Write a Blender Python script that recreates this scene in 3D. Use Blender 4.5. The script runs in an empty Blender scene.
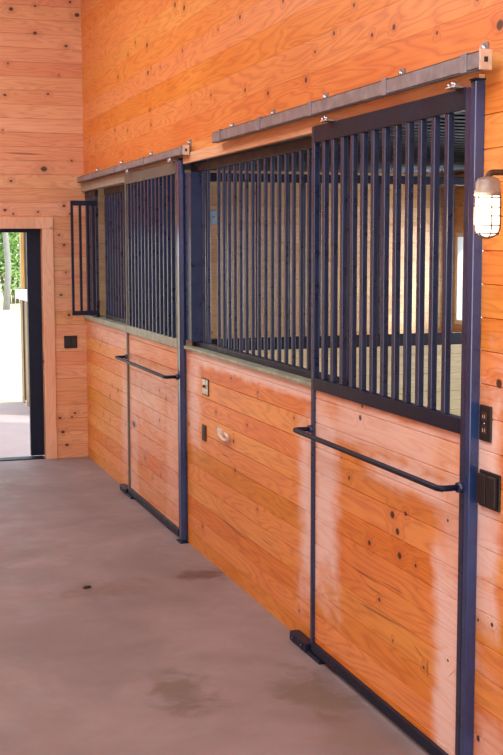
import bpy, bmesh, math, random
from mathutils import Vector, Matrix
R = math.radians
random.seed(7)
S = bpy.context.scene
COL = S.collection

# ------------------------------------------------------------------ camera
cd = bpy.data.cameras.new('camera'); cam = bpy.data.objects.new('camera', cd); COL.objects.link(cam)
S.camera = cam
pi_, ya_, ro_ = R(6.116), R(18.19), R(-.115)
fw = Vector((math.sin(ya_)*math.cos(pi_), math.cos(ya_)*math.cos(pi_), -math.sin(pi_)))
rt = fw.cross(Vector((0, 0, 1))).normalized(); up = rt.cross(fw)
r2 = rt*math.cos(ro_) + up*math.sin(ro_); u2 = -rt*math.sin(ro_) + up*math.cos(ro_)
M = Matrix((r2, u2, -fw)).transposed().to_4x4(); M.translation = Vector((-1.92, 0, 1.789))
cam.matrix_world = M
cd.sensor_fit = 'HORIZONTAL'; cd.sensor_width = 36; cd.lens = 36*1232.979/503
cd.clip_start = .05; cd.clip_end = 400

# ------------------------------------------------------------------ world, sun, area lights, exposure
W = bpy.data.worlds.new('sky'); S.world = W; W.use_nodes = True
bg = W.node_tree.nodes['Background']; bg.inputs[0].default_value = (.84, .93, 1, 1); bg.inputs[1].default_value = 2.2

def light(name, kind, loc, rot, energy, color, **kw):
    l = bpy.data.lights.new(name, kind); l.energy = energy; l.color = color
    for k, v in kw.items(): setattr(l, k, v)
    o = bpy.data.objects.new(name, l); COL.objects.link(o); o.location = loc; o.rotation_euler = rot
    return o
def aim(o, d): o.rotation_euler = Vector(d).to_track_quat('-Z', 'Y').to_euler()
sun = light('sun', 'SUN', (8, 5, 12), (0, 0, 0), 4.2, (1, .95, .86), angle=R(2)); aim(sun, (-.66, .38, -.62))
light('aisle_fill_front', 'AREA', (-2.1, 2.2, 4.1), (0, R(-12), 0), 105, (1, .97, .95), shape='RECTANGLE', size=1.6, size_y=4)  # added overhead fill light, there is no fixture here
light('aisle_fill_back', 'AREA', (-2.2, 7.6, 4.1), (0, R(-12), 0), 95, (1, .96, .95), shape='RECTANGLE', size=1.6, size_y=3.4)  # second added overhead fill, also without a fixture
oe = light('open_end_fill', 'AREA', (-1.95, -2.6, 1.9), (R(90), 0, 0), 90, (.93, .96, 1), shape='RECTANGLE', size=3.0, size_y=3.0)  # added area light at the unseen open end of the aisle

for i_, (wy, wz, wl) in enumerate(((5.1, 1.51, 1.5), (9.65, 1.48, .95))):   # area lights added at the two stall windows to brighten inside
    light('window_fill', 'AREA', (3.33, wy, wz), (0, R(90), 0), (60, 19)[i_], (.95, .98, 1), shape='RECTANGLE', size=.85, size_y=wl)
S.view_settings.view_transform = 'Standard'; S.view_settings.look = 'None'
S.view_settings.exposure = 0.0; S.view_settings.gamma = 1; S.view_settings.use_curve_mapping = False

# ------------------------------------------------------------------ node helper
class NT:
    def __init__(s, name):
        s.m = bpy.data.materials.new(name); s.m.use_nodes = True
        s.t = s.m.node_tree; s.n = s.t.nodes; s.b = s.n['Principled BSDF']
    def put(s, sock, v):
        if hasattr(v, 'is_output'): s.t.links.new(v, sock)
        elif isinstance(v, (tuple, list)):
            sock.default_value = tuple(v) + ((1,) if len(v) == 3 and len(sock.default_value) == 4 else ())
        else: sock.default_value = v
    def math(s, op, a, b=0.0, c=0.0, clamp=False):
        n = s.n.new('ShaderNodeMath'); n.operation = op; n.use_clamp = clamp
        s.put(n.inputs[0], a); s.put(n.inputs[1], b); s.put(n.inputs[2], c); return n.outputs[0]
    def vec(s, op, a, b=(0, 0, 0), c=(0, 0, 0), out=0):
        n = s.n.new('ShaderNodeVectorMath'); n.operation = op
        s.put(n.inputs[0], a); s.put(n.inputs[1], b)
        if op == 'MULTIPLY_ADD': s.put(n.inputs[2], c)
        return n.outputs[out]
    def comb(s, x, y, z=0.0):
        n = s.n.new('ShaderNodeCombineXYZ'); s.put(n.inputs[0], x); s.put(n.inputs[1], y); s.put(n.inputs[2], z); return n.outputs[0]
    def noise(s, v, scale=1, detail=2, rough=.5, dist=0):
        n = s.n.new('ShaderNodeTexNoise'); s.put(n.inputs['Vector'], v); n.inputs['Scale'].default_value = scale
        n.inputs['Detail'].default_value = detail; n.inputs['Roughness'].default_value = rough; n.inputs['Distortion'].default_value = dist
        return n.outputs[0]
    def map(s, v, a, b, c=0.0, d=1.0, smooth=True):
        n = s.n.new('ShaderNodeMapRange'); n.interpolation_type = 'SMOOTHSTEP' if smooth else 'LINEAR'
        s.put(n.inputs[0], v)
        for i, q in enumerate((a, b, c, d)): s.put(n.inputs[i+1], q)
        return n.outputs[0]
    def mix(s, f, a, b, blend='MIX'):
        n = s.n.new('ShaderNodeMix'); n.data_type = 'RGBA'; n.blend_type = blend
        s.put(n.inputs[0], f); s.put(n.inputs[6], a); s.put(n.inputs[7], b); return n.outputs[2]
    def pos(s):
        g = s.n.new('ShaderNodeNewGeometry'); x = s.n.new('ShaderNodeSeparateXYZ'); s.t.links.new(g.outputs[0], x.inputs[0])
        return g.outputs[0], x.outputs[0], x.outputs[1], x.outputs[2]
    def bump(s, h, strength, dist):
        n = s.n.new('ShaderNodeBump'); s.put(n.inputs['Height'], h); n.inputs['Strength'].default_value = strength
        n.inputs['Distance'].default_value = dist; s.t.links.new(n.outputs[0], s.b.inputs['Normal'])
    def fin(s, col, rough=.5, metal=0.0, spec=.5):
        s.put(s.b.inputs['Base Color'], col); s.put(s.b.inputs['Roughness'], rough)
        s.put(s.b.inputs['Metallic'], metal); s.put(s.b.inputs['Specular IOR Level'], spec); return s.m

def pine(name, axis, b, zoff, light_c, dark_c, deep_c, knot_r=(.006, .016), knot_p=.5, knots=(), pale=(), seed=0,
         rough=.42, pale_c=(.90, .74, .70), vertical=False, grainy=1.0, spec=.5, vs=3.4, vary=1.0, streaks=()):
    s = NT(name); P, X, Y, Z = s.pos()
    u = {'x': X, 'y': Y}[axis]; v = Z
    if vertical: u, v = v, u
    row = s.math('DIVIDE', s.math('SUBTRACT', v, zoff), b)
    idx = s.math('ADD', s.math('FLOOR', row), seed)
    wn = s.n.new('ShaderNodeTexWhiteNoise'); wn.noise_dimensions = '1D'; s.put(wn.inputs['W'], idx)
    rnd = wn.outputs[0]
    wn2 = s.n.new('ShaderNodeTexWhiteNoise'); wn2.noise_dimensions = '1D'; s.put(wn2.inputs['W'], s.math('ADD', idx, 41.7))
    rnd2 = wn2.outputs[0]
    off = s.math('MULTIPLY', rnd, 57.0)
    P2 = s.comb(u, v)
    # knots: scattered by cells, plus the ones seen at known spots
    vo = s.n.new('ShaderNodeTexVoronoi'); vo.voronoi_dimensions = '2D'; vo.feature = 'F1'
    s.put(vo.inputs['Vector'], s.vec('ADD', P2, (seed*3.1, seed*1.7, 0))); vo.inputs['Scale'].default_value = vs
    d = s.math('DIVIDE', vo.outputs[0], vs)
    sp = s.n.new('ShaderNodeSeparateColor'); s.t.links.new(vo.outputs[1], sp.inputs[0])
    rad = s.map(sp.outputs[0], 0, 1, knot_r[0], knot_r[1], False)
    k = s.math('DIVIDE', d, rad)
    k = s.math('ADD', k, s.math('MULTIPLY', s.math('GREATER_THAN', sp.outputs[1], knot_p), 99.0))
    for (ku, kv, kr) in knots:
        q = s.vec('MULTIPLY_ADD', P2, (1/kr, 1.25/kr, 0), (-ku/kr, -1.25*kv/kr, 0))
        k = s.math('MINIMUM', k, s.vec('LENGTH', q, out=1))
    strk = s.math('ADD', 99.0, 0.0)
    for (ku, kv, ru, rv, sl) in streaks:   # drying cracks and dark pitch streaks
        q = s.comb(s.math('DIVIDE', s.math('SUBTRACT', u, ku), ru), s.math('DIVIDE', s.math('ADD', s.math('SUBTRACT', v, kv), s.math('MULTIPLY', s.math('SUBTRACT', u, ku), sl)), rv))
        strk = s.math('MINIMUM', strk, s.vec('LENGTH', q, out=1))
    core = s.map(k, .75, 1.25, 1, 0); halo = s.map(k, .9, 5.5, 1, 0)
    # cathedral grain: contour lines of a stretched noise, bent round the knots
    Q = s.comb(s.math('ADD', s.math('MULTIPLY', u, .9), off), s.math('MULTIPLY', v, 8.5), off)
    n1 = s.noise(Q, 1, 2, .5, .3)
    ph = s.math('ADD', s.math('MULTIPLY', n1, 26.0), s.math('MULTIPLY', halo, 2.6))
    ring = s.math('PINGPONG', ph, 1.0)
    ring = s.math('POWER', ring, 2.2)
    fib = s.noise(s.comb(s.math('MULTIPLY', u, 5.0), s.math('MULTIPLY', v, 260.0), off), 1, 2, .6)
    big = s.noise(s.comb(s.math('ADD', s.math('MULTIPLY', u, 1.3), off), s.math('MULTIPLY', v, 3.0)), 1, 2)
    c = s.mix(s.map(big, .3, .72), light_c, dark_c)
    c = s.mix(s.math('MULTIPLY', ring, .5*grainy), c, deep_c)
    c = s.mix(s.math('MULTIPLY', s.map(fib, .45, .8), .3*grainy), c, deep_c)
    c = s.mix(s.math('MULTIPLY', halo, .35), c, deep_c)
    # per-board tint
    hs = s.n.new('ShaderNodeHueSaturation'); s.put(hs.inputs['Value'], s.map(rnd2, 0, 1, 1-.09*vary, 1+.08*vary, False))
    s.put(hs.inputs['Hue'], s.map(rnd, 0, 1, .492, .509, False)); s.put(hs.inputs['Saturation'], s.map(rnd2, 0, 1, 1.04, .94, False))
    s.put(hs.inputs['Color'], c); c = hs.outputs[0]
    if pale:   # pale blotches with ragged edges over the wood tone
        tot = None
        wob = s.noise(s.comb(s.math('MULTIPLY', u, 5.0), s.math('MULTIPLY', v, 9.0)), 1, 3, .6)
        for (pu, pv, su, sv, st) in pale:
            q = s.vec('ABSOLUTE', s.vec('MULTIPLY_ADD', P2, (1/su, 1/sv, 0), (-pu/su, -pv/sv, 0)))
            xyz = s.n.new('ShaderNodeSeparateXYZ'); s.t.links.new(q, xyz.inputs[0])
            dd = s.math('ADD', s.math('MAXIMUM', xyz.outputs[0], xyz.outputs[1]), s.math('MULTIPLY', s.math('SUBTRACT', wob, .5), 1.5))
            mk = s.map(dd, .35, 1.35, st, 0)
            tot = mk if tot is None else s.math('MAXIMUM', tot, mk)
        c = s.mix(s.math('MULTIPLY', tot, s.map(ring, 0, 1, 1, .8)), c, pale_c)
    c = s.mix(s.math('MULTIPLY', s.map(strk, .3, 1.3, 1, 0), .72), c, (.16, .055, .022))
    c = s.mix(s.math('MULTIPLY', core, .93), c, (.035, .014, .010))
    fr = s.math('ABSOLUTE', s.math('SUBTRACT', s.math('FRACT', row), .5))
    s.bump(s.math('ADD', s.math('MULTIPLY', ring, -.5), s.math('MULTIPLY', fib, .6)), .25, .0012)
    return s.fin(c, rough, 0, spec)

def metal(name, col, rough=.35, metallic=0.0, spec=.5, var=.25, scale=14):
    s = NT(name); P, X, Y, Z = s.pos()
    n = s.noise(P, scale, 4, .6)
    c = s.mix(s.map(n, .3, .75), tuple(x*(1-var) for x in col), tuple(min(1, x*(1+var)) for x in col))
    s.bump(s.noise(P, 160, 2), .15, .0006)
    return s.fin(c, s.map(n, .2, .8, rough*.8, rough*1.25), metallic, spec)

def plain(name, col, rough=.6, metallic=0.0, emit=None, es=0, scale=20, var=.08):
    s = NT(name); P, X, Y, Z = s.pos()
    n = s.noise(P, scale, 3)
    c = s.mix(n, tuple(x*(1-var) for x in col), tuple(min(1, x*(1+var)) for x in col))
    if emit: s.put(s.b.inputs['Emission Color'], emit); s.b.inputs['Emission Strength'].default_value = es
    return s.fin(c, rough, metallic)

# ------------------------------------------------------------------ colours
OR_L, OR_D, OR_K = (.83, .345, .070), (.77, .275, .048), (.50, .12, .018)
PK_L, PK_D, PK_K = (.78, .40, .21), (.72, .335, .165), (.46, .16, .075)
B = .1055
up_knots = [(7.08,3.157,.02),(4.762,2.645,.011),(4.183,2.574,.013),(4.556,2.719,.010),(4.379,2.577,.010),(3.838,2.498,.008),(4.975,2.601,.009),
 (5.082,2.498,.015),(8.007,3.087,.02),(7.988,2.906,.02),(8.911,2.997,.015),(7.943,2.664,.015),(8.574,3.104,.015),(7.285,3.21,.018),
 (5.586,2.501,.013),(5.937,2.556,.012),(6.537,2.6,.010),(7.92,2.566,.014),(3.415,2.454,.02),(9.039,2.633,.014),(6.016,2.923,.014)]
lo_knots = [(6.125,.61,.012),(5.224,1.007,.009),(6.472,.875,.010),(5.918,.879,.010),(7.677,.668,.013),(9.725,.999,.012),(9.358,.63,.015),
 (9.059,.703,.014),(3.378,1.36,.018),(3.393,.585,.009),(3.484,.574,.007),(6.188,1.09,.010)]
nd_knots = [(4.105,.795,.017),(3.993,.822,.011),(4.06,.741,.016),(3.905,.652,.008),(4.315,.64,.013),(4.521,.859,.010),(4.413,1.117,.014),
 (3.711,.96,.008),(3.664,.867,.007),(4.216,.441,.010),(3.648,.387,.007),(3.83,.302,.008),(4.04,.655,.016),(4.394,1.165,.010)]
fd_knots = [(8.43,.538,.030),(7.677,.668,.013),(8.1,.35,.012),(7.5,.83,.010)]
fa_knots = [(-.57,3.691,.018),(-.381,3.511,.016),(-.034,3.673,.020),(-.129,3.419,.014),(-.634,3.007,.013),(-.285,3.027,.011),(-.376,3.725,.010),
 (-.09,3.773,.012),(-.329,2.419,.026),(-.601,2.317,.013),(-.17,2.118,.013),(-.655,2.081,.014),(-.386,2.067,.010),(-.216,1.878,.010),
 (-.175,1.795,.012),(-.208,1.38,.013),(-.144,1.211,.013),(-.108,.379,.012),(-.236,.342,.012),(-.213,.222,.016),(-.181,.109,.015)]
m_up = pine('stained_pine_upper', 'y', .140, 0, OR_L, OR_D, OR_K, (.005, .012), .35, up_knots, seed=3, grainy=1.0, vary=.25)
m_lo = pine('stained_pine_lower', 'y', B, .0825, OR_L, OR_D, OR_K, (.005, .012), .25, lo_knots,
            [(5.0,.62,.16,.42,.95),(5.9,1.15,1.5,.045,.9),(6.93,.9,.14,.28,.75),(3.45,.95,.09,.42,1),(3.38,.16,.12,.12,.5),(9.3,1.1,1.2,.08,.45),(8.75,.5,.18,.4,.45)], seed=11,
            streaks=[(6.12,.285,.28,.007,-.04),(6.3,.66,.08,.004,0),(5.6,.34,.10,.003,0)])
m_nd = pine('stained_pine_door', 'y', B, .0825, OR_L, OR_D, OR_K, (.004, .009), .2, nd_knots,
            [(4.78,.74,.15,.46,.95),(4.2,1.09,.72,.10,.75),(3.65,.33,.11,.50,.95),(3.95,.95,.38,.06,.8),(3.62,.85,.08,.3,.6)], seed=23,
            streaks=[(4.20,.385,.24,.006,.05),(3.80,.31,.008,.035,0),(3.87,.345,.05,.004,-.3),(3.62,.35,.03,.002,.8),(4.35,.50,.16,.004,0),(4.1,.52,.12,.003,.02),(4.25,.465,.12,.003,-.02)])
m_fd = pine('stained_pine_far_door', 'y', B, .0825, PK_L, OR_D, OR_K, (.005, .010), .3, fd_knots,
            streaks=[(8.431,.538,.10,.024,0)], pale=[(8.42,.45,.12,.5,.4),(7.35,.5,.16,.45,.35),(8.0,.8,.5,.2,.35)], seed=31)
m_far = pine('pale_pine_end_wall', 'x', .113, 0, PK_L, PK_D, PK_K, (.005, .011), .4, fa_knots, seed=5, vs=4.2, grainy=.9, vary=.6, streaks=[(-.34,2.42,.02,.01,0),(-.49,2.54,.17,.009,.03)])
m_trimw = pine('pine_door_casing', 'x', .4, 0, (.86,.50,.34), (.82,.45,.29), (.66,.30,.17), (.004,.008), .1, seed=9, vertical=True)
m_head = pine('pale_pine_header', 'y', .4, 0, (.86,.60,.36), (.80,.50,.26), (.66,.32,.13), (.004,.008), .1, seed=15)
m_greyhead = pine('weathered_header', 'y', .06, .01, (.42,.42,.37), (.34,.34,.30), (.2,.19,.16), (.004,.008), .1, seed=17)
m_cream = pine('daylit_pine_partition', 'x', .12, .02, (.82,.76,.50), (.72,.66,.40), (.52,.45,.24), (.005,.011), .25, seed=19)  # cream tone of window daylight put into the plank colour
m_install = pine('unfinished_pine_inside', 'x', .16, .05, (.80,.53,.30), (.72,.43,.22), (.5,.26,.11), (.005,.011), .3, seed=29)
m_install_y = pine('unfinished_pine_side', 'y', .16, .05, (.80,.53,.30), (.72,.43,.22), (.5,.26,.11), (.005,.011), .3, seed=37)
m_steel = metal('navy_black_steel', (.015, .026, .080), .30, 0, .6)
m_steel_blk = metal('black_steel', (.008, .013, .036), .42, 0, .22)
m_grey_steel = metal('grey_steel', (.14, .145, .13), .45, 0, .3)
m_post = metal('blue_black_post_steel', (.018, .045, .15), .17, 0, .8, scale=5)
m_sky_sheen = metal('sky_sheen_steel', (.36, .43, .34), .5, .15)  # steel with a grey-green sky reflection put into its colour
m_track = metal('galvanised_track', (.27, .265, .30), .42, .15)
m_bolt = metal('bright_bolt', (.72, .74, .78), .28, .85)
m_corr = metal('grey_corrugated_sheet', (.34, .38, .43), .42, .35)
m_black = plain('black_plastic', (.012, .011, .013), .5)
m_brown = plain('dark_brown_plastic', (.05, .022, .012), .5)
m_chrome = metal('satin_plate', (.62, .58, .5), .3, .6)
m_pale_blue = plain('pale_blue_plastic', (.38, .70, .95), .4)
m_white = plain('white_paint', (.82, .82, .80), .5)
m_hook = plain('grey_white_metal', (.75, .72, .68), .4, .3)

def floor_mat():
    s = NT('trowelled_concrete'); P, X, Y, Z = s.pos()
    n1 = s.noise(P, 1.3, 5, .62, .4); n2 = s.noise(P, 6, 4, .6); n3 = s.noise(P, 90, 2, .6)
    c = s.mix(s.map(n1, .3, .72), (.200, .162, .172), (.295, .242, .258))
    c = s.mix(s.math('MULTIPLY', s.map(n2, .35, .75), .45), c, (.28, .205, .205))
    for (x, y, sx, sy, st, col) in [(-.69,4.66,.13,.26,.6,(.12,.09,.065)),(-.17,4.48,.16,.28,.6,(.12,.095,.065)),(-.12,6.34,.18,.10,.8,(.11,.06,.05)),
                                    (-.65,6.2,.30,.16,.5,(.17,.11,.09)),(-1.1,9.3,.35,.8,.45,(.20,.15,.12)),(-.9,7.2,.3,.12,.3,(.2,.13,.11)),(-.2,4.0,.14,.5,.35,(.2,.14,.11)),(-.95,6.9,.2,.1,.35,(.42,.31,.30))]:
        q = s.vec('MULTIPLY_ADD', P, (1/sx, 1/sy, 0), (-x/sx, -y/sy, 0))
        d = s.math('ADD', s.vec('LENGTH', q, out=1), s.math('MULTIPLY', s.math('SUBTRACT', s.noise(P, 7, 4, .65, .6), .5), 3.2))
        c = s.mix(s.map(d, .2, 1.25, st, 0), c, col)
    c = s.mix(s.math('MULTIPLY', s.map(n3, .5, .85), .25), c, (.16, .10, .10))
    s.bump(s.math('ADD', n2, s.math('MULTIPLY', n3, .4)), .25, .002)
    return s.fin(c, s.map(n2, .3, .7, .5, .7), 0, .4)
m_floor = floor_mat()
def ground_mat():
    s = NT('bright_sandy_lawn'); P, X, Y, Z = s.pos()
    n1 = s.noise(P, .9, 5, .6); n2 = s.noise(P, 12, 3)
    c = s.mix(s.map(n1, .35, .7), (.80, .74, .62), (.66, .68, .46))
    c = s.mix(s.math('MULTIPLY', n2, .3), c, (.85, .80, .70))
    s.bump(n2, .3, .02); return s.fin(c, .9, 0, .2)
m_ground = ground_mat()
m_apron = plain('concrete_apron', (.46, .36, .37), .7, scale=4, var=.15)
m_leaf = plain('leaf_green', (.12, .30, .09), .55, scale=3, var=.45)
m_leaf2 = plain('leaf_light_green', (.28, .46, .14), .55, scale=3, var=.4)
m_bark = plain('pale_bark', (.30, .29, .27), .8, scale=6, var=.25)
m_bark2 = plain('brown_bark', (.16, .12, .08), .85, scale=6, var=.25)
m_yel = pine('yellow_lit_edge_wood', 'x', .5, 0, (.55,.36,.12), (.45,.27,.08), (.28,.15,.04), (.003,.006), .1, seed=51, vertical=True)  # yellow of the porch post's lit edge put into the colour

# ------------------------------------------------------------------ mesh helpers
def box(bm, x0, x1, y0, y1, z0, z1, bev=0.0):
    vs = [bm.verts.new((x, y, z)) for x in (x0, x1) for y in (y0, y1) for z in (z0, z1)]
    F = [(0,1,3,2), (4,6,7,5), (0,4,5,1), (2,3,7,6), (0,2,6,4), (1,5,7,3)]
    fs = [bm.faces.new([vs[i] for i in f]) for f in F]
    if bev > 0:
        es = list({e for f in fs for e in f.edges})
        bmesh.ops.bevel(bm, geom=es, offset=bev, segments=2, profile=.5, affect='EDGES')
def tube(bm, pts, r, n=10, cap=True):
    pts = [Vector(p) for p in pts]; rings = []
    t0 = (pts[1]-pts[0]).normalized(); a = t0.orthogonal().normalized()
    for i, p in enumerate(pts):
        if i == 0: t = t0
        elif i == len(pts)-1: t = (pts[-1]-pts[-2]).normalized()
        else: t = ((pts[i+1]-p).normalized() + (p-pts[i-1]).normalized()).normalized()
        a = (a - t*a.dot(t)).normalized(); b = t.cross(a)
        rr = r[i] if isinstance(r, (list, tuple)) else r
        rings.append([bm.verts.new(p + (a*math.cos(2*math.pi*k/n) + b*math.sin(2*math.pi*k/n))*rr) for k in range(n)])
    for i in range(len(rings)-1):
        for k in range(n):
            f = bm.faces.new((rings[i][k], rings[i][(k+1) % n], rings[i+1][(k+1) % n], rings[i+1][k])); f.smooth = True
    if cap: bm.faces.new(rings[0][::-1]); bm.faces.new(rings[-1])
def lathe(bm, prof, c, axis='z', n=24):
    rings = []
    for (r, h) in prof:
        ring = []
        for k in range(n):
            a = 2*math.pi*k/n; p = (r*math.cos(a), r*math.sin(a), h)
            if axis == 'x': p = (p[2], p[0], p[1])
            ring.append(bm.verts.new(Vector(c)+Vector(p)))
        rings.append(ring)
    for i in range(len(rings)-1):
        for k in range(n):
            f = bm.faces.new((rings[i][k], rings[i][(k+1) % n], rings[i+1][(k+1) % n], rings[i+1][k])); f.smooth = True
    bm.faces.new(rings[0][::-1]); bm.faces.new(rings[-1])
def arc_pts(pts, rad, seg=5):
    """polyline with rounded corners"""
    pts = [Vector(p) for p in pts]; out = [pts[0]]
    for i in range(1, len(pts)-1):
        a = (pts[i-1]-pts[i]).normalized(); b = (pts[i+1]-pts[i]).normalized()
        p0 = pts[i]+a*rad; p1 = pts[i]+b*rad
        for k in range(seg+1):
            t = k/seg; out.append(p0*(1-t)**2 + pts[i]*2*t*(1-t) + p1*t*t)
    out.append(pts[-1]); return out
def grooved(bm, axis, u0, u1, z0, z1, front, back, b, zoff, g=.0022, dep=.006):
    """a boarded panel: horizontal tongue-and-groove boards with V joints on the face at `front`"""
    sgn = 1 if back > front else -1
    prof = [(z0, 0)]
    k = math.ceil((z0-zoff)/b + 1e-6)
    while zoff+k*b < z1-.004:
        z = zoff+k*b
        if z > z0+.004: prof += [(z-g, 0), (z, dep), (z+g, 0)]
        k += 1
    prof.append((z1, 0))
    def V(u, w, z): return bm.verts.new((w, u, z) if axis == 'y' else (u, w, z))
    A = [V(u0, front+sgn*d, z) for z, d in prof]; Bv = [V(u1, front+sgn*d, z) for z, d in prof]
    a0, a1, b0, b1 = V(u0, back, z0), V(u0, back, z1), V(u1, back, z0), V(u1, back, z1)
    for i in range(len(prof)-1): bm.faces.new((A[i], Bv[i], Bv[i+1], A[i+1]))
    bm.faces.new((a0, a1, b1, b0)); bm.faces.new((A[0], a0, b0, Bv[0])); bm.faces.new((A[-1], Bv[-1], b1, a1))
    bm.faces.new([a0]+A+[a1]); bm.faces.new([b0]+Bv+[b1])
class BM:
    def __init__(s): s.b = bmesh.new()
    def __enter__(s): return s.b
    def __exit__(s, *a): pass
def obj(name, bm, m, parent=None, label=None):
    bmesh.ops.recalc_face_normals(bm, faces=bm.faces[:])
    if parent is not None:
        bmesh.ops.translate(bm, verts=bm.verts[:], vec=-base_of(parent))
    me = bpy.data.meshes.new(name); bm.to_mesh(me); bm.free(); me.materials.append(m)
    o = bpy.data.objects.new(name, me); COL.objects.link(o)
    if parent is not None: o.parent = parent
    if label: o['label'] = label
    return o
def base_of(p):
    v = Vector((0, 0, 0))
    while p is not None: v += p.location; p = p.parent
    return v
def thing(name, label, cat, loc, group=None):
    o = bpy.data.objects.new(name, None); COL.objects.link(o); o.location = loc; o.empty_display_size = .1
    o['label'] = label; o['category'] = cat
    if group: o['group'] = group
    return o
def tag(o, label, cat, group=None):
    o['label'] = label; o['category'] = cat
    if group: o['group'] = group
    return o
def struct(name, bm, m):
    o = obj(name, bm, m); o['kind'] = 'structure'; return o
def mk(fn, *a, **k):
    bm = bmesh.new(); fn(bm, *a, **k); return bm

# ------------------------------------------------------------------ setting
YE = 10.31; HC = 4.35; XB = 3.40; YS = 3.50
struct('floor', mk(box, -3.75, XB+.1, -3, YE+.14, -.12, 0), m_floor)
# front wall of the stalls
bm = bmesh.new(); grooved(bm, 'y', -3, YE, 2.285, HC, 0, .10, .140, 0, .0006, .0012)
struct('wall_right', bm, m_up)
bm = bmesh.new()
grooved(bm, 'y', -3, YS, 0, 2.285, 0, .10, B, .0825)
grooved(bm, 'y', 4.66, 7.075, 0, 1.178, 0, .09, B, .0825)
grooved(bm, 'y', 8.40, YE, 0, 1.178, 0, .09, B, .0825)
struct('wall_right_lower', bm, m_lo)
# end wall of the aisle with the doorway
DX0, DX1, DZ = -1.65, -.352, 1.93
bm = bmesh.new()
grooved(bm, 'x', DX1, .09, 0, DZ, YE, YE+.13, .113, 0, .0018, .004)
grooved(bm, 'x', -3.75, .09, DZ, HC, YE, YE+.13, .113, 0, .0018, .004)
grooved(bm, 'x', -3.75, DX0, 0, DZ, YE, YE+.13, .113, 0, .0018, .004)
struct('wall_end', bm, m_far)
bm = bmesh.new(); grooved(bm, 'x', .09, XB, 0, HC, YE, YE+.13, .16, .05)
struct('wall_stall_end', bm, m_install)
bm = bmesh.new(); grooved(bm, 'y', -3, YE, 0, HC, -3.65, -3.75, B, .0825)
struct('wall_left', bm, m_up)
struct('ceiling', mk(box, -3.75, .10, -3, YE+.13, HC, HC+.1), m_head)
# stall outer wall with two window openings
wins = [(4.3, 5.9, 1.05, 1.98), (9.15, 10.16, 1.07, 1.90)]
bm = bmesh.new()
ys = [YS-.1] + [q for w in wins for q in w[:2]] + [YE+.13]
for i in (0, 2, 4): grooved(bm, 'y', ys[i], ys[i+1], 0, 2.6, XB, XB+.13, .16, .05)
for w in wins:
    grooved(bm, 'y', w[0], w[1], 0, w[2], XB, XB+.13, .16, .05); grooved(bm, 'y', w[0], w[1], w[3], 2.6, XB, XB+.13, .16, .05)
struct('wall_back', bm, m_install_y)
for i, w in enumerate(wins):
    bm = bmesh.new(); t = .04
    box(bm, XB-.02, XB+.15, w[0], w[0]+t, w[2], w[3]); box(bm, XB-.02, XB+.15, w[1]-t, w[1], w[2], w[3])
    box(bm, XB-.02, XB+.15, w[0]+t, w[1]-t, w[2], w[2]+t); box(bm, XB-.02, XB+.15, w[0]+t, w[1]-t, w[3]-t, w[3])
    struct('window_%d' % (i+1), bm, m_white)
bm = bmesh.new(); grooved(bm, 'x', .10, XB, 0, 2.42, YS-.02, YS-.12, .16, .05)
struct('wall_stall_side', bm, m_install)
# corrugated sheet over the stalls
bm = bmesh.new(); y = YS-.1; rows = []
while y < YE:
    for dy, dz in ((0, 0), (.045, 0), (.065, .028), (.105, .028), (.13, 0)): rows.append((y+dy, 2.43+dz))
    y += .17
a = [bm.verts.new((.10, y, z)) for y, z in rows if y <= YE]; b = [bm.verts.new((XB, y, z)) for y, z in rows if y <= YE]
for i in range(len(a)-1): bm.faces.new((a[i], b[i], b[i+1], a[i+1]))
bmesh.ops.solidify(bm, geom=bm.faces[:], thickness=.004)
struct('ceiling_stall', bm, m_corr)
struct('ceiling_stall_deck', mk(box, .10, XB+.13, YS-.1, YE+.13, 2.48, 2.6), m_install)
# partition between the two stalls
PY = 7.05
bm = bmesh.new(); grooved(bm, 'x', .10, XB-.001, 0, 1.158, PY, PY+.05, .12, .02)
struct('wall_partition', bm, m_cream)
# casing of the doorway
bm = bmesh.new(); box(bm, DX1-.005, DX1+.085, YE-.022, YE, 0, DZ, .004); struct('trim_1', bm, m_trimw)
bm = bmesh.new(); box(bm, DX0-.10, DX1+.085, YE-.022, YE, DZ, DZ+.095, .004); struct('trim_2', bm, m_trimw)
bm = bmesh.new(); box(bm, DX0-.10, DX0+.005, YE-.022, YE, 0, DZ, .004); struct('trim_3', bm, m_trimw)
# dark steel edge of the outer sliding door, partly closed
d = struct('door_1', mk(box, -.465, -.27, YE+.135, YE+.185, .01, DZ+.05, .004), m_steel_blk)
struct('trim_4', mk(box, -1.75, -.466, YE+.135, YE+.185, DZ-.03, DZ+.06, .004), m_steel_blk)
struct('trim_5', mk(box, DX0, -.37, YE, YE+.13, -.005, .008), m_steel_blk)
# header boards under the tracks
struct('trim_6', mk(box, -.022, 0, YS, 7.05, 2.262, 2.319, .002), m_head)
struct('trim_7', mk(box, -.022, 0, 7.15, YE, 2.235, 2.3045, .002), m_greyhead)
# ledges on the knee walls
struct('trim_8', mk(box, -.02, .11, 4.66, 7.073, 1.178, 1.196, .003), m_sky_sheen)
struct('trim_9', mk(box, -.02, .11, 8.40, YE, 1.178, 1.215, .003), m_sky_sheen)

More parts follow.
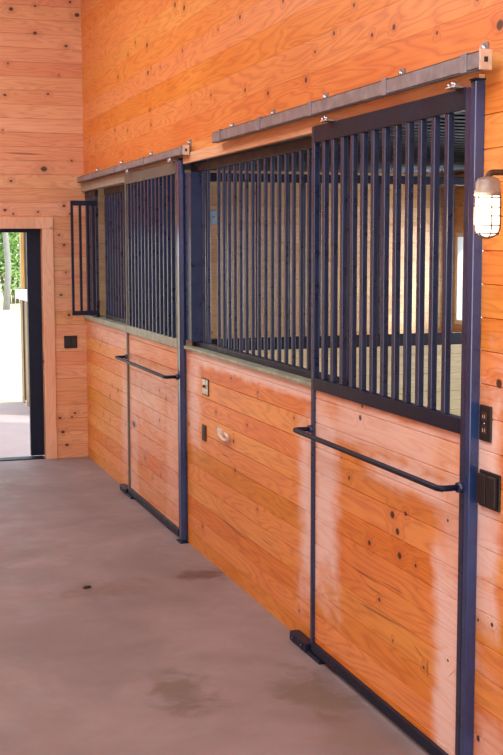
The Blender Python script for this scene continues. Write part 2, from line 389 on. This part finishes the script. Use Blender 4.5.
# ------------------------------------------------------------------ posts
p = thing('steel_post', 'black square steel post at right edge, beside the nearest sliding door and the lamp', 'post', (-.03, 3.53, 0), 'square steel posts on the stall front')
obj('tube', mk(box, -.036, 0, 3.497, 3.530, 0, 2.30, .004), m_post, p)
obj('cap', mk(box, -.039, 0, 3.494, 3.533, 2.30, 2.306, .002), m_steel_blk, p)
obj('base_plate', mk(box, -.045, 0, 3.48, 3.533, 0, .008, .002), m_steel_blk, p)
p = thing('steel_post', 'glossy blue-black steel post between the two stalls, right of the far sliding door', 'post', (-.02, 7.11, 0), 'square steel posts on the stall front')
obj('tube', mk(box, -.040, 0, 7.075, 7.135, 0, 2.295, .016), m_post, p)
obj('cap', mk(box, -.047, 0, 7.072, 7.143, 2.295, 2.299, .001), m_steel_blk, p)
obj('base_plate', mk(box, -.055, 0, 7.055, 7.15, 0, .008, .002), m_steel_blk, p)

# ------------------------------------------------------------------ sliding doors
def sliding_door(y0, y1, label, wood, rail_m, edge_m, top_m, nbars):
    x0, x1 = -.034, -.006
    t = thing('sliding_stall_door', label, 'stall door', (-.04, (y0+y1)/2, 0), 'sliding stall doors')
    st = .03
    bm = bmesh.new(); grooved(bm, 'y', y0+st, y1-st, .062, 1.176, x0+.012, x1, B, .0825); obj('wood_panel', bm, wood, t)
    obj('stile', mk(box, x0, x1, y0, y0+.032, .02, 2.284, .004), m_steel, t)
    obj('stile', mk(box, x0, x1, y1-st, y1, .02, 2.284, .004), edge_m, t)
    obj('bottom_rail', mk(box, x0-.004, x1, y0+.032, y1-st, .02, .062, .003), m_steel_blk, t)
    obj('middle_rail', mk(box, x0-.003, x1, y0+.032, y1-st, 1.176, 1.228, .003), rail_m, t)
    obj('top_rail', mk(box, x0-.002, x1, y0+.032, y1-st, 2.215, 2.284, .003), top_m, t)
    ys = [y0+.165 + .1*i for i in range(nbars)]
    for y in ys:
        if y < y1-.05: obj('bar', mk(box, -.031, -.007, y-.013, y+.013, 1.226, 2.217, .0035), m_steel, t)
    hz = 1.003
    bm = bmesh.new(); pts = arc_pts([(x0+.006, y1-.015, hz), (-.115, y1-.012, hz), (-.115, y0+.012, hz), (x0+.006, y0+.015, hz)], .022)
    tube(bm, pts, .0105, 12); h = obj('handle', bm, m_steel_blk, t)
    for y in (y0+.014, y1-.014):
        obj('collar', mk(lathe, [(.017, -.016), (.018, -.004), (.018, .0)], (x0, y, hz), 'x', 16), m_steel, h)
    for y in (y0+.07, y1-.22):      # hanger brackets and wheels' stems below the track
        bm = bmesh.new(); box(bm, -.070, -.020, y-.03, y+.03, 2.2845, 2.290, .002); tube(bm, [(-.056, y, 2.288), (-.056, y, 2.306)], .008, 8)
        hb = obj('hanger', bm, m_bolt, t)
        for q in (-.02, .02): obj('bolt', mk(lathe, [(.006, 0), (.006, .008), (.003, .012)], (-.062, y+q, 2.290), 'z', 8), m_bolt, hb)
    return t
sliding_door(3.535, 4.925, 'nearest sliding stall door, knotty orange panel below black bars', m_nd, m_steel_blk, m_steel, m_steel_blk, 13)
sliding_door(7.140, 8.590, 'far sliding stall door with a pale grey middle rail, nearer the doorway', m_fd, m_sky_sheen, m_grey_steel, m_grey_steel, 14)

def guide(y, label):
    t = thing('door_guide', label, 'door guide', (-.05, y, 0), 'floor guides of the sliding doors')
    bm = bmesh.new(); box(bm, -.052, -.004, y-.05, y+.16, 0, .045, .006); box(bm, -.048, -.004, y-.20, y-.05, 0, .017, .003)
    obj('channel', bm, m_steel_blk, t)
    for q in (0, .11): obj('bolt', mk(lathe, [(.008, -.006), (.008, 0)], (-.052, y+q, .024), 'x', 8), m_steel, t)
guide(4.98, 'black floor guide at the lower left corner of the nearest sliding door')
guide(8.645, 'small black floor guide at the foot of the far sliding door')

# ------------------------------------------------------------------ fixed grilles
def grille(name, label, y0, y1, z0, z1, n, rail, wide=.03, gap=(0, 0), grp='fixed bar grilles of the stall front'):
    t = thing(name, label, 'grille', (.04, (y0+y1)/2, z0), grp)
    x0, x1 = .038, .066
    obj('bottom_rail', mk(box, x0-.002, x1, y0, y1, z0, z0+.035, .003), m_steel_blk, t)
    obj('top_rail', mk(box, x0-.002, x1, y0, y1, z1-.05, z1, .003), m_steel_blk, t)
    obj('stile', mk(box, x0, x1, y0, y0+.03, z0+.035, z1-.05, .003), m_steel, t)
    obj('stile', mk(box, x0-(.046 if wide > .03 else 0), x1, y1-wide, y1, z0+.035, z1-.05, .003), m_steel, t)
    for i in range(n):
        y = y0+.09+.1*i
        if y > y1-wide-.01 or gap[0] < y < gap[1]: continue
        obj('bar', mk(box, .042, .060, y-.009, y+.009, z0+.033, z1-.048, .0035), m_steel, t)
    return t
grille('bar_grille', 'wide fixed bar grille between the far post and the nearest sliding door', 4.68, 7.07, 1.196, 2.262, 24, m_steel, wide=.13, gap=(6.60, 6.73))
grille('bar_grille', 'short fixed bar grille left of the far sliding door, with a pale feed gap', 8.40, 9.66, 1.215, 2.235, 13, m_steel)
g = thing('corner_grille', 'dense narrow bar panel in the corner, between the feed gap and the end wall', 'grille', (.04, 10.05, 1.215))
obj('top_rail', mk(box, .004, .03, 9.86, 10.30, 2.185, 2.235, .003), m_steel_blk, g); obj('bottom_rail', mk(box, .004, .03, 9.86, 10.30, 1.215, 1.25, .003), m_steel_blk, g)
for i in range(8): obj('bar', mk(box, .006, .028, 9.862+.058*i, 9.892+.058*i, 1.249, 2.186, .003), m_steel, g)
# swung-out feed gate
g = thing('feed_gate', 'small black barred feed gate swung out into the aisle at the corner', 'gate', (0, 9.80, 1.235))
obj('top_rail', mk(box, -.205, .01, 9.79, 9.815, 2.105, 2.145, .003), m_steel_blk, g)
obj('bottom_rail', mk(box, -.205, .01, 9.79, 9.815, 1.235, 1.27, .003), m_steel_blk, g)
for x in (-.205, -.140, -.080, -.035):
    obj('bar', mk(box, x, x+.020, 9.79, 9.813, 1.268, 2.107, .003), m_steel_blk, g)
for z in (1.32, 2.05): obj('hinge', mk(tube, [(.006, 9.80, z-.03), (.006, 9.80, z+.03)], .012, 10), m_steel_blk, g)
# partition grille
g = thing('partition_grille', 'dark bar grille on the plank partition inside the stalls', 'grille', (1.7, PY+.02, 1.158))
obj('bottom_rail', mk(box, .10, XB, PY, PY+.05, 1.158, 1.232, .004), m_steel_blk, g)
obj('top_rail', mk(box, .10, XB, PY, PY+.05, 2.165, 2.215, .004), m_steel_blk, g)
obj('stile', mk(box, .04, .125, PY-.005, PY+.055, 0, 2.42, .004), m_steel_blk, g)
for i in range(32): obj('bar', mk(box, .235+.1*i, .252+.1*i, PY+.015, PY+.035, 1.23, 2.167, .003), m_steel, g)

# ------------------------------------------------------------------ tracks
def track(y0, y1, z0, z1, x0, x1, label, brs, hole):
    t = thing('door_track', label, 'door track', ((x0+x1)/2, (y0+y1)/2, z0), 'box tracks above the sliding doors')
    bm = bmesh.new(); w = .004
    box(bm, x0, x0+w, y0, y1, z0, z1, .001); box(bm, x1-w, x1, y0, y1, z0, z1, .001); box(bm, x0, x1, y0, y1, z1-w, z1, .001)
    box(bm, x0, x0+.012, y0, y1, z0, z0+w); box(bm, x1-.012, x1, y0, y1, z0, z0+w)
    obj('rail', bm, m_track, t)
    c = obj('end_cap', mk(box, x0-.004, x1+.004, y0-.006, y0, z0-.004, z1+.004, .001), m_chrome, t)
    obj('hole', mk(box, (x0+x1)/2-.006, (x0+x1)/2+.006, y0-.008, y0-.0055, (z0+z1)/2-.008, (z0+z1)/2+.008), m_black, c)
    for y in brs:
        bm = bmesh.new(); e = .003
        box(bm, x0-e-.001, x0-.0005, y-.018, y+.018, z0-.001, z1+.004, .001); box(bm, x0-e, -.001, y-.018, y+.018, z1+.001, z1+.005, .001)
        box(bm, -.006, -.0005, y-.018, y+.018, z1, z1+.042, .001)
        b = obj('bracket', bm, m_track, t)
        obj('bolt', mk(lathe, [(.009, -.012), (.010, -.004), (.012, 0)], (-.006, y, z1+.024), 'x', 8), m_bolt, b)
track(3.40, 6.27, 2.320, 2.374, -.074, -.040, 'long grey box track above the nearest sliding door', [6.14, 5.50, 4.84, 4.10, 3.50], 1)
track(6.90, 10.28, 2.308, 2.354, -.060, -.030, 'grey box track above the far sliding door', [6.96, 7.9, 8.8, 9.7], 1)

# ------------------------------------------------------------------ electrics
def outlet(label, y0, y1, z0, z1, m, kind, group=None):
    t = thing('wall_outlet' if kind != 'box' else 'outlet_box', label, 'outlet', (0, (y0+y1)/2, (z0+z1)/2), group)
    yc, zc = (y0+y1)/2, (z0+z1)/2
    obj('cover', mk(box, -.008, 0, y0, y1, z0, z1, .003), m, t)
    if kind == 'duplex':
        for q in (-.022, .022):
            r = obj('socket', mk(box, -.011, -.0075, yc-.016, yc+.016, zc+q-.014, zc+q+.014, .002), m_brown, t)
            for s_ in (-.006, .006): obj('slot', mk(box, -.0118, -.0105, yc+s_-.0012, yc+s_+.0012, zc+q-.005, zc+q+.006), m_hook, r)
        obj('screw', mk(lathe, [(.003, -.0105), (.003, -.007)], (0, yc, zc), 'x', 8), m_bolt, t)
    elif kind == 'box':
        for q in (-.030, .030):
            obj('flap', mk(box, -.022, -.0075, yc+q-.026, yc+q+.026, z0+.01, z1-.01, .004), m, t)
        for q in (-.05, .05): obj('screw', mk(lathe, [(.003, -.0105), (.003, -.007)], (0, yc, zc+q*.85), 'x', 8), m_bolt, t)
    elif kind == 'switch':
        obj('rim', mk(box, -.005, 0, y0-.008, y1+.008, z0-.006, z1+.006, .002), m_black, t)
        obj('toggle', mk(box, -.020, -.0075, yc-.006, yc+.006, zc-.002, zc+.012, .002), m_black, t)
        obj('plate_seam', mk(box, -.0095, -.0075, y0+.01, y1-.01, zc-.006, zc-.003), m_black, t)
    elif kind == 'slot':
        obj('slot', mk(box, -.010, -.0075, yc-.012, yc+.012, zc-.035, zc+.035, .001), m_brown, t)
    return t
outlet('narrow black duplex outlet right of the near post, above the square box', 3.415, 3.487, 1.168, 1.283, m_black, 'duplex')
outlet('large square black outlet box at the right edge, below the narrow outlet', 3.352, 3.480, .957, 1.075, m_black, 'box')
outlet('light metal switch plate with black rim on orange wall', 6.615, 6.72, .95, 1.035, m_chrome, 'switch')
outlet('small dark vertical box on orange wall, below the metal switch plate', 6.66, 6.735, .68, .772, m_brown, 'slot')
t = thing('outlet_box', 'square black outlet box on the end wall beside the doorway', 'outlet', (-.135, YE, .985))
obj('cover', mk(box, -.19, -.08, YE-.010, YE, .932, 1.037, .003), m_black, t)
for q in (-.161, -.109): obj('flap', mk(box, q-.022, q+.022, YE-.022, YE-.0095, .945, 1.025, .004), m_black, t)
# snap hook screwed to the wall
t = thing('snap_hook', 'small whitish snap hook on orange wall, right of the dark box', 'hook', (0, 6.3, .765))
obj('plate', mk(box, -.008, 0, 6.34, 6.43, .755, .795, .003), m_hook, t)
bm = bmesh.new(); tube(bm, arc_pts([(-.006, 6.36, .775), (-.025, 6.33, .77), (-.022, 6.26, .752), (-.018, 6.20, .755), (-.022, 6.19, .785), (-.022, 6.23, .79)], .012, 4), .009, 8); obj('hook', bm, m_hook, t)
# pale blue plate inside the far stall
t = thing('switch_plate', 'small pale blue plate on planks behind the wide grille, near its upper left', 'switch', (1.13, YE, 2.035))
obj('cover', mk(box, 1.10, 1.17, YE-.01, YE, 1.97, 2.09, .003), m_pale_blue, t)
obj('toggle', mk(box, 1.13, 1.14, YE-.022, YE-.0095, 2.02, 2.04, .002), m_white, t)

# ------------------------------------------------------------------ jelly jar lamp
m_cap = metal('aged_lamp_metal', (.30, .25, .22), .4, .3)
LX, LY = -.142, 3.215
t = thing('wall_lamp', 'caged glass jar wall lamp glowing white beside the near post', 'lamp', (0, LY, 1.99))
obj('wall_plate', mk(lathe, [(.052, -.002), (.052, -.012), (.040, -.024), (.02, -.030)], (0, LY-.01, 1.985), 'x', 24), m_bolt, t)
bm = bmesh.new(); tube(bm, arc_pts([(-.01, LY-.01, 1.985), (-.07, LY-.005, 1.998), (LX, LY, 1.998), (LX, LY, 1.965)], .02, 6), .009, 12); obj('arm', bm, m_brown, t)
obj('socket', mk(lathe, [(.016, 1.985), (.030, 1.980), (.036, 1.968), (.036, 1.948), (.039, 1.946), (.039, 1.930)], (LX, LY, 0), 'z', 28), m_cap, t)
s = NT('lit_frosted_glass'); s.put(s.b.inputs['Emission Color'], (1, .90, .74)); s.b.inputs['Emission Strength'].default_value = 3.0
m_glass = s.fin((.95, .9, .82), .3)
j = obj('glass_jar', mk(lathe, [(.034, 1.932), (.0345, 1.90), (.0345, 1.845), (.031, 1.828), (.022, 1.818), (.006, 1.814)], (LX, LY, 0), 'z', 28), m_glass, t)
bm = bmesh.new()
for z, r in ((1.925, .038), (1.897, .0385), (1.872, .0385), (1.845, .0385), (1.822, .032)):
    tube(bm, [(LX+r*math.cos(a*math.pi/12), LY+r*math.sin(a*math.pi/12), z) for a in range(25)], .0019, 6, False)
for a in range(6):
    c_, s_ = math.cos(a*math.pi/3+.35), math.sin(a*math.pi/3+.35)
    tube(bm, [(LX+r*c_, LY+r*s_, z) for r, z in ((.038, 1.93), (.0385, 1.86), (.0385, 1.838), (.032, 1.82), (.014, 1.810), (.001, 1.808))], .0019, 6)
obj('wire_guard', bm, m_brown, t)
pl = light('lamp_bulb', 'POINT', (LX-.06, LY, 1.875), (0, 0, 0), 4.0, (1, .80, .50), shadow_soft_size=.035)

# ------------------------------------------------------------------ stone chip on the floor
bm = bmesh.new(); bmesh.ops.create_icosphere(bm, subdivisions=2, radius=.016)
for v in bm.verts: v.co = Vector((v.co.x*1.5, v.co.y*1.1, max(v.co.z*.55, -.005)))*(1+random.uniform(-.18, .18)) + Vector((-.769, 6.281, .006))
tag(obj('stone_chip', bm, m_black), 'tiny black chip lying on the concrete floor', 'stone')

# ------------------------------------------------------------------ outdoors
bm = bmesh.new(); N = 40
vs = [[bm.verts.new((-60+3*i, YE+.2+3*jj*1.0, -.03 + (0 if jj < 1 else .25*math.sin(i*.8)*math.sin(jj*.5)*min(1, jj/12)))) for jj in range(N)] for i in range(N)]
for i in range(N-1):
    for jj in range(N-1): bm.faces.new((vs[i][jj], vs[i+1][jj], vs[i+1][jj+1], vs[i][jj+1]))
bmesh.ops.solidify(bm, geom=bm.faces[:], thickness=.1)
struct('ground', bm, m_ground)
struct('ground_apron', mk(box, -4.5, 4.5, YE+.13, 14.25, -.12, -.002), m_apron)
m_darkwood = plain('dark_stained_wood', (.07, .05, .05), .6)
m_rail = pine('brown_treated_planks', 'y', .5, 0, (.34,.17,.06), (.28,.13,.045), (.14,.06,.02), (.003,.006), .1, seed=57)
t = thing('porch_post', 'yellow-brown wooden porch post outside the doorway', 'post', (.08, 14.47, 0))
obj('shaft', mk(box, .06, .20, 14.40, 14.55, 0, 2.9, .006), m_darkwood, t); obj('lit_edge', mk(box, .02, .059, 14.41, 14.55, 0, 2.9, .004), m_yel, t); obj('foot', mk(box, .0, .22, 14.38, 14.57, -.002, .03, .003), m_white, t)  # yellow strip stands for the lit edge of the post
t = thing('plank_railing', 'low vertical plank railing with white cap outside the doorway', 'railing', (-.05, 13.6, 0))
obj('cap', mk(box, -.07, .08, 12.95, 14.34, 1.19, 1.29, .01), m_white, t)
obj('back_board', mk(box, -.01, .02, 13.0, 14.32, .04, 1.19), m_brown, t)
for i in range(4): obj('plank', mk(box, -.022, -.01, 13.0+.36*i, 13.18+.36*i, .0, 1.19, .003), m_rail, t)

def leaf_cloud(bm, c, rad, n, size):
    for _ in range(n):
        d = Vector((random.gauss(0, 1), random.gauss(0, 1), random.gauss(0, 1))).normalized()
        p = Vector(c) + Vector((d.x*rad[0], d.y*rad[1], d.z*rad[2]))*(random.random()**.45)
        a = Vector((random.gauss(0, 1), random.gauss(0, 1), random.gauss(0, .6))).normalized(); b = a.orthogonal().normalized()
        b = (Matrix.Rotation(random.uniform(0, 6.28), 3, a) @ b); s_ = size*random.uniform(.6, 1.3)
        m_ = a.cross(b)*s_*.12
        q = [bm.verts.new(p-a*s_), bm.verts.new(p+b*s_*.45+m_), bm.verts.new(p+a*s_), bm.verts.new(p-b*s_*.45+m_)]
        bm.faces.new(q)
def tree(x, y, h, r, tr, bark, leaf, label, n=2600, low=.25, lean=.3):
    t = thing('tree', label, 'tree', (x, y, 0), 'trees beyond the lawn')
    bm = bmesh.new()
    pts = [(x+lean*(k/6)**1.5+.08*math.sin(k*2.1), y+.1*math.sin(k), -.1+h*.9*k/6) for k in range(7)]
    tube(bm, pts, [tr*(1-.12*k) for k in range(7)], 10)
    for k in range(9):
        a = k*2.4; z = h*(low+.1+.06*k); bx = x+lean*(z/h)**1.5
        tube(bm, [(bx, y, z), (bx+r*.4*math.cos(a), y+r*.4*math.sin(a), z+.5), (bx+r*.8*math.cos(a), y+r*.8*math.sin(a), z+.9)], [tr*.35, tr*.2, tr*.06], 6)
    obj('trunk', bm, bark, t)
    bm = bmesh.new()
    for k in range(12):
        a = random.uniform(0, 6.28); rr = r*random.uniform(.1, .75); z = h*random.uniform(low, 1)
        leaf_cloud(bm, (x+rr*math.cos(a), y+rr*math.sin(a), z), (r*.45, r*.45, h*.13), n//12, .12)
    obj('foliage', bm, leaf, t)
trees = [(2.22, 34, 9, 1.5, .10, 0, 1, 'pale-trunked tree beyond the lawn, its bare trunk seen in the doorway', .45, .4),
         (1.3, 44, 10, 1.5, .25, 1, 0, 'dark bushy tree at the left edge of the doorway view', .03, .3),
         (9.0, 44, 10, 2.0, .25, 1, 0, 'dark leafy tree beyond the porch railing', .03, .3)]
for (x, y, h, r, tr, b, l, lab, low, ln) in trees:
    tree(x, y, h, r, tr, [m_bark, m_bark2][b], [m_leaf, m_leaf2][l], lab, 3600, low, ln)
def shrub(x, y, r, h, leaf, label):
    t = thing('shrub', label, 'shrub', (x, y, 0), 'shrubs along the far edge of the lawn')
    bm = bmesh.new()
    for k in range(5): tube(bm, [(x+.1*k-.2, y, -.05), (x+.2*k-.4, y+.1, h*.35), (x+.35*k-.7, y+.1*k, h*.7)], [.05, .035, .015], 6)
    obj('stem', bm, m_bark2, t)
    bm = bmesh.new()
    for k in range(9):
        leaf_cloud(bm, (x+random.uniform(-.5, .5)*r, y+random.uniform(-.4, .4)*r, h*random.uniform(.15, .85)), (r*.5, r*.5, h*.2), 330, .09)
    obj('foliage', bm, leaf, t)
shrub(2.75, 36.5, .9, 4.2, m_leaf2, 'light green tall shrub beyond the lawn, behind the pale trunk')
shrub(1.0, 36.8, .9, 3.6, m_leaf, 'dark green shrub beyond the lawn, left of the light green one')
